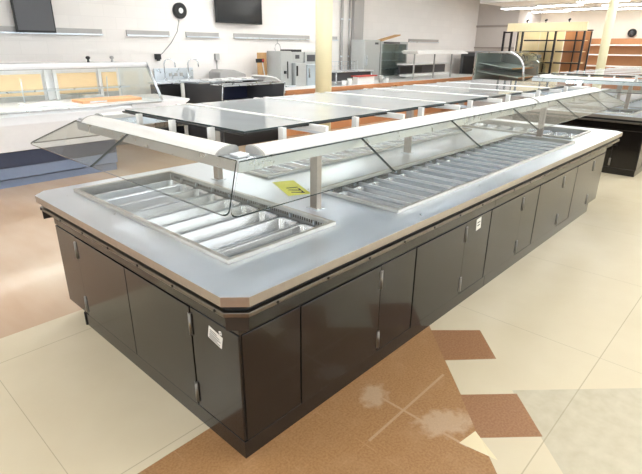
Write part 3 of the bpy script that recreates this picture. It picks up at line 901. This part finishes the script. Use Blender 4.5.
sd = empty('soap_dispenser', (5.10, 8.93, 1.50), 'small black soap dispenser on the wall above the sink', 'dispenser')
MB().box(5.06, 5.16, 8.91, 8.999, 1.50, 1.60).build('case', MT['plasticblack'], sd, 0.01)
MB().box(5.085, 5.135, 8.92, 8.96, 1.475, 1.4995).build('nozzle', MT['plasticblack'], sd)

# ------------------------------------------------------------------ long counters with orange wood edges
def counter(xa, xb, label):
    t = empty('service_counter', ((xa+xb)/2, 8.0, 0), label, 'counter', 'wood edged service counters')
    MB().box(xa+.03, xb-.03, 7.50, 8.78, 0, 0.86).build('body', MT['orangewood'], t, 0.004)
    MB().box(xa, xb, 7.42, 8.80, 0.88, 0.93).build('top', MT['counterwhite'], t, 0.004)
    MB().box(xa, xb, 7.395, 7.4195, 0.862, 0.932).build('wood_edge', MT['orangewood'], t, 0.003)
    MB().box(xa+.01, xb-.01, 7.43, 8.79, 0.8605, 0.8795).build('top_core', MT['orangewood'], t)
    return t
counter(6.95, 10.9, 'white topped counter with orange wood edge behind the cream column')
counter(10.92, 16.2, 'white topped counter with orange wood edge under the heated pass shelf')

def machine(name, label, cat, parts, loc, group=None):
    t = empty(name, loc, label, cat, group)
    for nm, m, bx, bv in parts:
        MB().box(*bx).build(nm, MT[m], t, bv)
    return t
ZC = 0.9305
machine('coffee_brewer', 'tall grey brewer with dark front slot, leftmost of the steel machines by the column', 'machine',
        [('body', 'machine', (7.52, 7.84, 8.15, 8.6, ZC, 1.66), .008), ('front_slot', 'plasticblack', (7.70, 7.73, 8.142, 8.149, 1.10, 1.45), .002),
         ('tap', 'plasticblack', (7.60, 7.64, 8.10, 8.149, 1.20, 1.26), .003), ('drip_tray', 'steel', (7.54, 7.82, 8.0, 8.149, ZC, 0.96), .003)], (7.68, 8.35, ZC))
mb = machine('ice_dispenser', 'grey steel dispenser with square badge and clutter on top, beside the cream column', 'machine',
        [('lower_body', 'machine', (7.86, 8.20, 8.05, 8.6, ZC, 1.42), .008), ('upper_body', 'machine', (7.86, 8.26, 8.2, 8.6, 1.422, 1.64), .008),
         ('badge', 'casegrey', (8.0, 8.12, 8.19, 8.199, 1.50, 1.58), .002), ('lever', 'plasticblack', (7.88, 7.91, 8.02, 8.049, 1.15, 1.36), .003)], (8.03, 8.3, ZC))
machine('steamer', 'pale blue grey steel cabinet machine partly hidden behind the cream column', 'machine',
        [('lower_body', 'machinelight', (8.225, 8.62, 8.05, 8.6, ZC, 1.38), .008), ('upper_body', 'machine', (8.30, 8.70, 8.2, 8.6, 1.382, 1.64), .008),
         ('door_window', 'casegrey', (8.36, 8.62, 8.19, 8.199, 1.44, 1.58), .002), ('handle', 'chrome', (8.25, 8.28, 8.02, 8.049, 1.1, 1.3), .003)], (8.45, 8.3, ZC))
for k, (x, l) in enumerate(((7.90, 'flat dark tray on top of the grey steel dispenser'), )):
    q = empty('dark_tray', (8.1, 8.4, 1.64), l, 'tray')
    MB().box(7.88, 8.24, 8.25, 8.55, 1.6405, 1.655).build('tray_base', MT['plasticblack'], q)
    MB().box(7.88, 8.24, 8.25, 8.26, 1.656, 1.69).box(7.88, 8.24, 8.54, 8.55, 1.656, 1.69).build('tray_edge', MT['plasticblack'], q)
# slicer with a sloped cover
sl_ = empty('meat_slicer', (6.97, 8.6, ZC), 'low grey machine with sloped white cover, left of the steel dispensers', 'machine')
MB().prism([(6.97, 0.9308), (6.97, 1.10), (7.05, 1.16), (7.30, 1.12), (7.46, 1.04), (7.46, 0.9308)], 'y', 8.1, 8.55).build('housing', MT['greymetal'], sl_, 0.008)
MB().prism([(7.0, 1.165), (7.06, 1.19), (7.31, 1.145), (7.46, 1.06), (7.46, 1.045), (7.30, 1.125), (7.05, 1.163)], 'y', 8.08, 8.57).build('cover', MT['white'], sl_, 0.004)
lc_ = empty('steel_hood', (6.5, 8.7, 1.135), 'rounded grey steel cover beside the wall left of the cardboard box', 'cover')
MB().box(6.22, 6.9, 8.56, 8.95, 0, 1.07).build('stand', MT['steel'], lc_, 0.006)
MB().prism([(6.22, 1.072), (6.22, 1.25), (6.30, 1.30), (6.6, 1.29), (6.9, 1.20), (6.9, 1.072)], 'y', 8.56, 8.95).build('cover', MT['greymetal'], lc_, 0.02)
bx_ = empty('cardboard_box', (7.55, 8.75, ZC), 'tall tan cardboard carton against the white wall', 'box')
MB().box(7.40, 7.72, 8.63, 8.79, ZC+.0002, 1.62).build('carton', MT['cardboard'], bx_, 0.004)
MB().box(7.54, 7.58, 8.627, 8.6295, ZC+.01, 1.61).build('tape', MT['paper'], bx_)
sc2 = empty('counter_scale', (7.3, 8.35, ZC), 'small dark scale display with red front on a thin post by the brewer', 'scale')
MB().box(7.22, 7.44, 8.60, 8.62, 1.42, 1.50).build('display', MT['plasticblack'], sc2, 0.004)
MB().box(7.38, 7.44, 8.592, 8.599, 1.44, 1.49).build('red_button', MT['red'], sc2)
MB().tube([(7.48, 8.59, ZC+.0005), (7.40, 8.61, 1.42)], 0.012, 8).build('post', MT['steel'], sc2)

# ------------------------------------------------------------------ right of the column: glass shelf, grey cabinet, oven, heated pass
gs = empty('wire_shelf', (9.6, 7.9, ZC), 'low steel table with wire guard and dark underside, right of the cream column', 'table')
MB().box(8.86, 10.3, 7.75, 8.3, 1.20, 1.225).build('top', MT['steel'], gs, 0.004)
MB().box(8.88, 10.28, 7.85, 8.29, 1.00, 1.19).build('dark_bay', MT['casegrey'], gs)
for x in (8.90, 10.22):
    for y in (7.78, 8.27):
        MB().tube([(x, y, ZC+.0003), (x, y, 1.20)], 0.015, 8).build('leg', MT['steel'], gs)
w = MB()
for k in range(12):
    x = 8.9+k*.125
    w.tube([(x, 8.27, 1.226), (x, 8.27, 1.42)], 0.004, 6)
w.tube([(8.9, 8.27, 1.42), (10.28, 8.27, 1.42)], 0.006, 6); w.tube([(8.9, 8.27, 1.32), (10.28, 8.27, 1.32)], 0.004, 6)
w.build('wire_guard', MT['steel'], gs)
rt = empty('red_tray', (9.9, 7.6, ZC), 'flat red tray on the white counter in front of the steel table', 'tray')
MB().box(9.35, 10.1, 7.5, 7.72, 1.10, 1.125).build('tray', MT['red'], rt, 0.004)
MB().box(9.40, 10.05, 7.55, 7.7, ZC+.0003, 1.0995).build('tray_stand', MT['counterwhite'], rt, 0.004)
for k, (x, h, l) in enumerate(((8.95, .10, 'small white tub nearest the cream column on the counter'), (9.15, .14, 'white tub left of the red tray'), (10.35, .16, 'grey canister right of the red tray'), (10.6, .10, 'white cup at the end of the first counter'))):
    q = empty('tub', (x, 7.58, ZC), l, 'tub')
    MB().tube([(x, 7.58, ZC+.0003), (x, 7.58, ZC+h)], [0.05, 0.06], 14).build('body', MT['white'] if k != 2 else MT['cap'], q)
    MB().tube([(x, 7.58, ZC+h+.0003), (x, 7.58, ZC+h+.012)], [0.063, 0.06], 14).build('lid', MT['cap'] if k != 2 else MT['white'], q)
machine('grey_cabinet', 'tall grey metal cabinet standing in front of the wall pilaster', 'cabinet',
        [('body', 'machine', (10.62, 11.30, 8.35, 8.78, ZC, 1.93), .008), ('door', 'machine', (10.65, 11.27, 8.336, 8.349, 1.0, 1.90), .004),
         ('badge', 'casegrey', (11.05, 11.2, 8.33, 8.335, 1.82, 1.87), .001), ('handle', 'steel', (10.70, 10.73, 8.31, 8.335, 1.3, 1.55), .003)], (11.0, 8.5, ZC))
ov = empty('glass_oven', (11.95, 8.5, ZC), 'glass fronted steel oven with three shelves beside the grey cabinet', 'oven')
MB().box(11.34, 11.40, 8.35, 8.78, ZC+.0003, 1.90).box(12.55, 12.61, 8.35, 8.78, ZC+.0003, 1.90).box(11.40, 12.55, 8.35, 8.78, 1.84, 1.90).box(11.40, 12.55, 8.35, 8.78, ZC+.0003, 1.0).box(11.40, 12.55, 8.72, 8.78, 1.0, 1.84).build('frame', MT['machine'], ov)
for z in (1.18, 1.40, 1.62):
    MB().box(11.41, 12.54, 8.38, 8.70, z, z+.02).build('shelf', MT['steel'], ov)
MB().box(11.41, 12.54, 8.352, 8.360, 1.01, 1.83).build('glass_door', MT['glassdark'], ov)
MB().box(11.46, 12.2, 8.338, 8.3495, 1.85, 1.885).build('control_strip', MT['plasticblack'], ov)
pk = tag(MB().prism([(11.45, 1.9005), (12.3, 2.06), (12.3, 2.09), (11.45, 1.935)], 'y', 8.4, 8.6).build('wood_plank', MT['cardboard'], None, 0.003), 'tan wooden plank leaning on top of the glass fronted oven', 'plank')
hp = empty('heated_pass', (13.1, 8.0, ZC), 'long white heated pass shelf on posts above the far counter', 'shelf')
MB().prism([(11.95, 1.59), (11.86, 1.66), (12.0, 1.69), (14.35, 1.69), (14.75, 1.62), (14.70, 1.59)], 'y', 7.55, 8.05).build('hood', MT['white'], hp, 0.006)
for x in (12.15, 13.2, 14.2):
    MB().tube([(x, 7.8, ZC+.0003), (x, 7.8, 1.59)], 0.022, 10).build('post', MT['greymetal'], hp)
MB().box(11.9, 14.5, 7.90, 8.20, 1.30, 1.34).build('lower_shelf', MT['white'], hp, 0.004)
MB().box(11.95, 14.45, 8.14, 8.18, 1.06, 1.295).build('rear_panel', MT['casegrey'], hp)
MB().box(11.95, 14.45, 7.9, 8.12, 1.0, 1.05).build('tray_ledge', MT['white'], hp, 0.004)
MB().box(12.0, 13.1, 8.132, 8.1395, 1.09, 1.25).build('opening', MT['plasticblack'], hp)

# ------------------------------------------------------------------ columns
def column(x, y, rad, label):
    t = empty('column', (x, y, 0), label, 'column')
    MB().tube([(x, y, 0.0), (x, y, CEIL)], rad, 28).build('shaft', MT['cream'], t)
    MB().tube([(x, y, 0.0005), (x, y, 0.10), (x, y, 0.11)], [rad+.02, rad+.02, rad+.002], 28).build('base_ring', MT['greymetal'], t)
    return t
column(7.18, 6.6, 0.155, 'pale cream round column standing behind the closest buffet island')
column(14.4, 3.72, 0.105, 'pale round column in front of the wood wall shelf at upper right')

# ------------------------------------------------------------------ curved glass case and dark cooler, centre right
dk = empty('dark_cooler', (16.7, 8.0, 0), 'charcoal upright cooler at the end of the pass counter, left of the curved glass case', 'cooler')
MB().box(16.3, 17.2, 7.52, 8.62, 0, 1.62).build('body', MT['casegrey'], dk, 0.02)
MB().box(16.285, 16.2995, 7.62, 8.5, 0.9, 1.5).build('glass_panel', MT['tv'], dk, 0.004)
MB().box(16.28, 17.2, 7.52, 8.62, 1.621, 1.65).build('top', MT['greymetal'], dk, 0.006)
cv = empty('curved_display_case', (13.8, 5.75, 0), 'black display case with silver rimmed curved glass, left of the pale wood rack', 'display case')
MB().box(13.02, 14.6, 5.0, 6.46, 0, 0.88).build('base', MT['greymetal'], cv, 0.01)
def cprof(o):
    pts = [(6.46-o, 0.885+o*.0), (6.46-o, 1.66-o), (5.62, 1.66-o)]
    for k in range(1, 9):
        a = math.pi/2*k/8
        pts.append((5.62-(0.5-o)*math.sin(a), 1.22+(0.44-o)*math.cos(a)))
    pts.append((5.06+o, 0.885))
    return pts
P_ = cprof(0)
rim = MB()
rim.tube([(13.03, p[0], p[1]) for p in P_], 0.028, 8).build('end_rim', MT['steel'], cv)
MB().prism([p for p in cprof(0.02)], 'x', 13.03, 13.036).build('end_glass', MT['glassdark'], cv)
sk_ = MB()
q = cprof(0.012)
for i in range(2, len(q)-1):
    sk_.box(0, 0, 0, 0, 0, 0) if False else None
    a, b = q[i], q[i+1]
    sk_.sheet([(13.04, a[0], a[1]), (13.04, b[0], b[1]), (14.58, b[0], b[1]), (14.58, a[0], a[1])], 0.006, 0, 0)
sk_.build('curved_glass', MT['glassdark'], cv)
MB().box(13.04, 14.58, 5.62, 6.45, 1.655, 1.675).build('roof', MT['steel'], cv, 0.003)
MB().box(13.04, 14.58, 6.42, 6.45, 0.885, 1.65).build('back', MT['machine'], cv)
MB().prism([(14.56, 0.885), (14.58, 0.885), (14.58, 1.6), (14.56, 1.6)], 'y', 5.3, 6.4).build('far_panel', MT['greymetal'], cv)
for z, y0_ in ((1.08, 5.25), (1.30, 5.45)):
    MB().prism([(y0_, z-.05), (6.4, z+.08), (6.4, z+.10), (y0_, z-.03)], 'x', 13.1, 14.5).build('shelf', MT['machine'], cv)
    MB().box(13.1, 14.5, y0_-.012, y0_-.0005, z-.055, z-.02).build('shelf_lip', MT['orangewood'], cv)

# ------------------------------------------------------------------ bakery rack
rk = empty('bakery_rack', (15.0, 5.3, 0), 'pale wood bakery rack with black posts and header board, far right', 'rack')
RY0, RY1 = 4.30, 6.36
MB().box(14.62, 14.70, RY0-.02, RY1+.02, 2.20, 2.41).build('header', MT['palewood'], rk, 0.004)
MB().box(15.25, 15.30, RY0, RY1, 2.21, 2.24).build('top_rail', MT['blackmetal'], rk)
for y in (5.94, 5.05, 4.33):
    MB().box(14.66, 14.72, y-.022, y+.022, 0, 2.199).build('post', MT['blackmetal'], rk, 0.003)
for y in (6.30, 5.45, 4.69, 4.31):
    MB().box(15.20, 15.25, y-.013, y+.013, 0, 2.20).build('post', MT['blackmetal'], rk, 0.003)
for i, (a, b) in enumerate(((4.32, 4.98), (5.0, 5.66), (5.68, 6.34))):
    MB().box(15.26, 15.28, a, b, 0.05, 2.205).build('back_panel', MT['palewood'] if i else MT['bronze'], rk)
for z in (0.35, 0.72, 1.10, 1.39, 1.68, 1.96):
    for a, b in ((4.37, 5.01), (5.09, 5.90)):
        s_ = MB().box(14.74, 15.19, a, b, z, z+.018).build('shelf', MT['palewood'], rk)
        MB().box(14.722, 14.738, a, b, z-.012, z+.022).build('shelf_edge', MT['blackmetal'], s_)
sb = empty('black_frame_rack', (15.1, 6.55, 0), 'narrow black metal frame standing left of the pale wood rack', 'rack')
for y in (6.44, 6.66):
    MB().box(15.08, 15.13, y-.025, y+.025, 0, 2.22).build('post', MT['blackmetal'], sb)
for z in (0.6, 1.1, 1.6, 2.17):
    MB().box(15.085, 15.125, 6.466, 6.634, z, z+.04).build('rung', MT['blackmetal'], sb)
for y, l in ((5.85, 'small black clip light on the rack header, leftmost'), (5.35, 'small black clip light at the middle of the rack header'), (4.75, 'small black clip light toward the right of the rack header')):
    q = empty('clip_light', (14.66, y, 2.41), l, 'light', 'clip lights on the rack header')
    MB().tube([(14.66, y, 2.4105), (14.66, y, 2.45)], 0.012, 8).build('stem', MT['plasticblack'], q)
    MB().tube([(14.62, y, 2.46), (14.70, y, 2.48)], [0.02, 0.032], 10).build('head', MT['plasticblack'], q)

# wood wall shelving on the far wall
for a, b, l in ((3.72, 5.62, 'orange wood wall shelving with white shelves, between pale rack and right column'), (1.80, 3.70, 'orange wood wall shelving with white shelves, cut by the right edge')):
    ws = empty('wall_shelving', (19.7, (a+b)/2, 0), l, 'shelving', 'wood wall shelving units')
    MB().box(19.85, 19.99, a, b, 0, 2.10).build('back_panel', MT['bronze'], ws, 0.004)
    MB().box(19.40, 19.849, a, b, 0, 0.35).build('plinth', MT['orangewood'], ws, 0.004)
    for z in (0.75, 1.2, 1.56, 1.87):
        MB().box(19.45, 19.849, a+.01, b-.01, z, z+.04).build('shelf', MT['white'], ws, 0.003)
    for y in (a+.02, b-.02):
        MB().box(19.80, 19.8495, y-.015, y+.015, 0.36, 2.09).build('standard', MT['greymetal'], ws)
sp = empty('wall_speaker', (19.98, 4.41, 2.27), 'round black speaker high on the cream far wall', 'speaker')
MB().tube([(19.999, 4.41, 2.27), (19.93, 4.41, 2.27), (19.90, 4.41, 2.27)], [0.13, 0.13, 0.10], 24).build('body', MT['plasticblack'], sp)
MB().tube([(19.899, 4.41, 2.27), (19.885, 4.41, 2.27)], [0.08, 0.03], 20).build('cone', MT['casegrey'], sp)

# ------------------------------------------------------------------ things on the back wall
def tv(xa, xb, z0, z1, label, scr, y=8.87):
    t = empty('television', ((xa+xb)/2, y, z0), label, 'television', 'wall televisions')
    MB().box(xa, xb, y, y+.06, z0, z1).build('casing', MT['plasticblack'], t, 0.006)
    MB().box(xa+.02, xb-.02, y-.004, y-.0005, z0+.03, z1-.02).build('screen', MT[scr], t)
    MB().box((xa+xb)/2-.1, (xa+xb)/2+.1, y+.061, 8.999, (z0+z1)/2-.1, (z0+z1)/2+.1).build('wall_mount', MT['blackmetal'], t)
    return t
tv(2.76, 3.33, 1.92, 2.50, 'smaller grey screened television at the top left of the white wall', 'tvgrey')
tv(6.46, 7.66, 2.19, 2.87, 'large black television on the white wall left of the cream column', 'tv')
for xa, xb, l in ((2.45, 4.12, 'steel hook rail on the white wall under the grey television'), (4.56, 5.42, 'short steel hook rail between grey television and round wall fan'), (5.78, 6.56, 'short steel hook rail just left of the large television'),
                  (6.95, 9.25, 'longest steel hook rail on the wall under the large television'), (10.02, 10.28, 'stub of steel hook rail just right of the cream column'), (13.6, 15.35, 'grey hook rail on the wall above the heated pass shelf')):
    t = empty('hook_rail', ((xa+xb)/2, 8.98, 1.93), l, 'rail', 'hook rails on the white wall')
    MB().box(xa, xb, 8.975, 8.999, 1.90, 2.0).build('back_plate', MT['greymetal'], t, 0.003)
    MB().box(xa, xb, 8.945, 8.974, 1.90, 1.925).build('lip', MT['steel'], t, 0.002)
fn = empty('wall_dial', (5.68, 8.95, 2.37), 'round black dial with white centre and hanging cord on the white wall', 'dial')
MB().tube([(5.68, 8.999, 2.37), (5.68, 8.94, 2.37), (5.68, 8.925, 2.37)], [0.14, 0.14, 0.12], 28).build('body', MT['plasticblack'], fn)
MB().tube([(5.68, 8.924, 2.37), (5.68, 8.918, 2.37)], [0.05, 0.045], 20).build('centre', MT['white'], fn)
MB().tube([(5.66, 8.99, 2.21), (5.60, 8.99, 2.0), (5.45, 8.99, 1.8), (5.25, 8.99, 1.62), (5.17, 8.99, 1.57)], 0.006, 6).build('cord', MT['cord'], fn)
ob = empty('outlet_box', (6.47, 8.97, 1.50), 'white outlet box with conduit running down the wall', 'outlet')
MB().box(6.42, 6.52, 8.94, 8.999, 1.48, 1.60).build('box', MT['cap'], ob, 0.004)
MB().tube([(6.47, 8.985, 1.479), (6.47, 8.985, 0.85)], 0.013, 8).build('conduit', MT['cap'], ob)
hk = empty('hanging_loop', (8.2, 8.95, 1.75), 'thin grey wire loop hanging from the longest hook rail', 'wire')
MB().tube([(8.15+.09*math.sin(a/8*2*math.pi), 8.93, 1.70+.12*math.cos(a/8*2*math.pi)) for a in range(9)], 0.006, 6).build('loop', MT['cord'], hk)
MB().tube([(8.15, 8.94, 1.82), (8.15, 8.94, 1.90)], 0.005, 6).build('hook', MT['cord'], hk)
for x, rad, z0, l in ((10.42, 0.035, 0, 'slim grey conduit pipe on the wall just right of the cream column'), (10.72, 0.025, 0, 'thinner grey pipe between the conduit and the wall pilaster')):
    q = empty('pipe', (x, 8.95, z0), l, 'pipe', 'pipes on the white wall')
    MB().tube([(x, 8.95, 0.001), (x, 8.95, CEIL-.001)], rad, 12).build('tube', MT['greymetal'], q)
    for z in (1.5, 2.4):
        MB().tube([(x, 8.95, z), (x, 8.95, z+.04)], rad+.008, 12).build('clamp', MT['steel'], q)
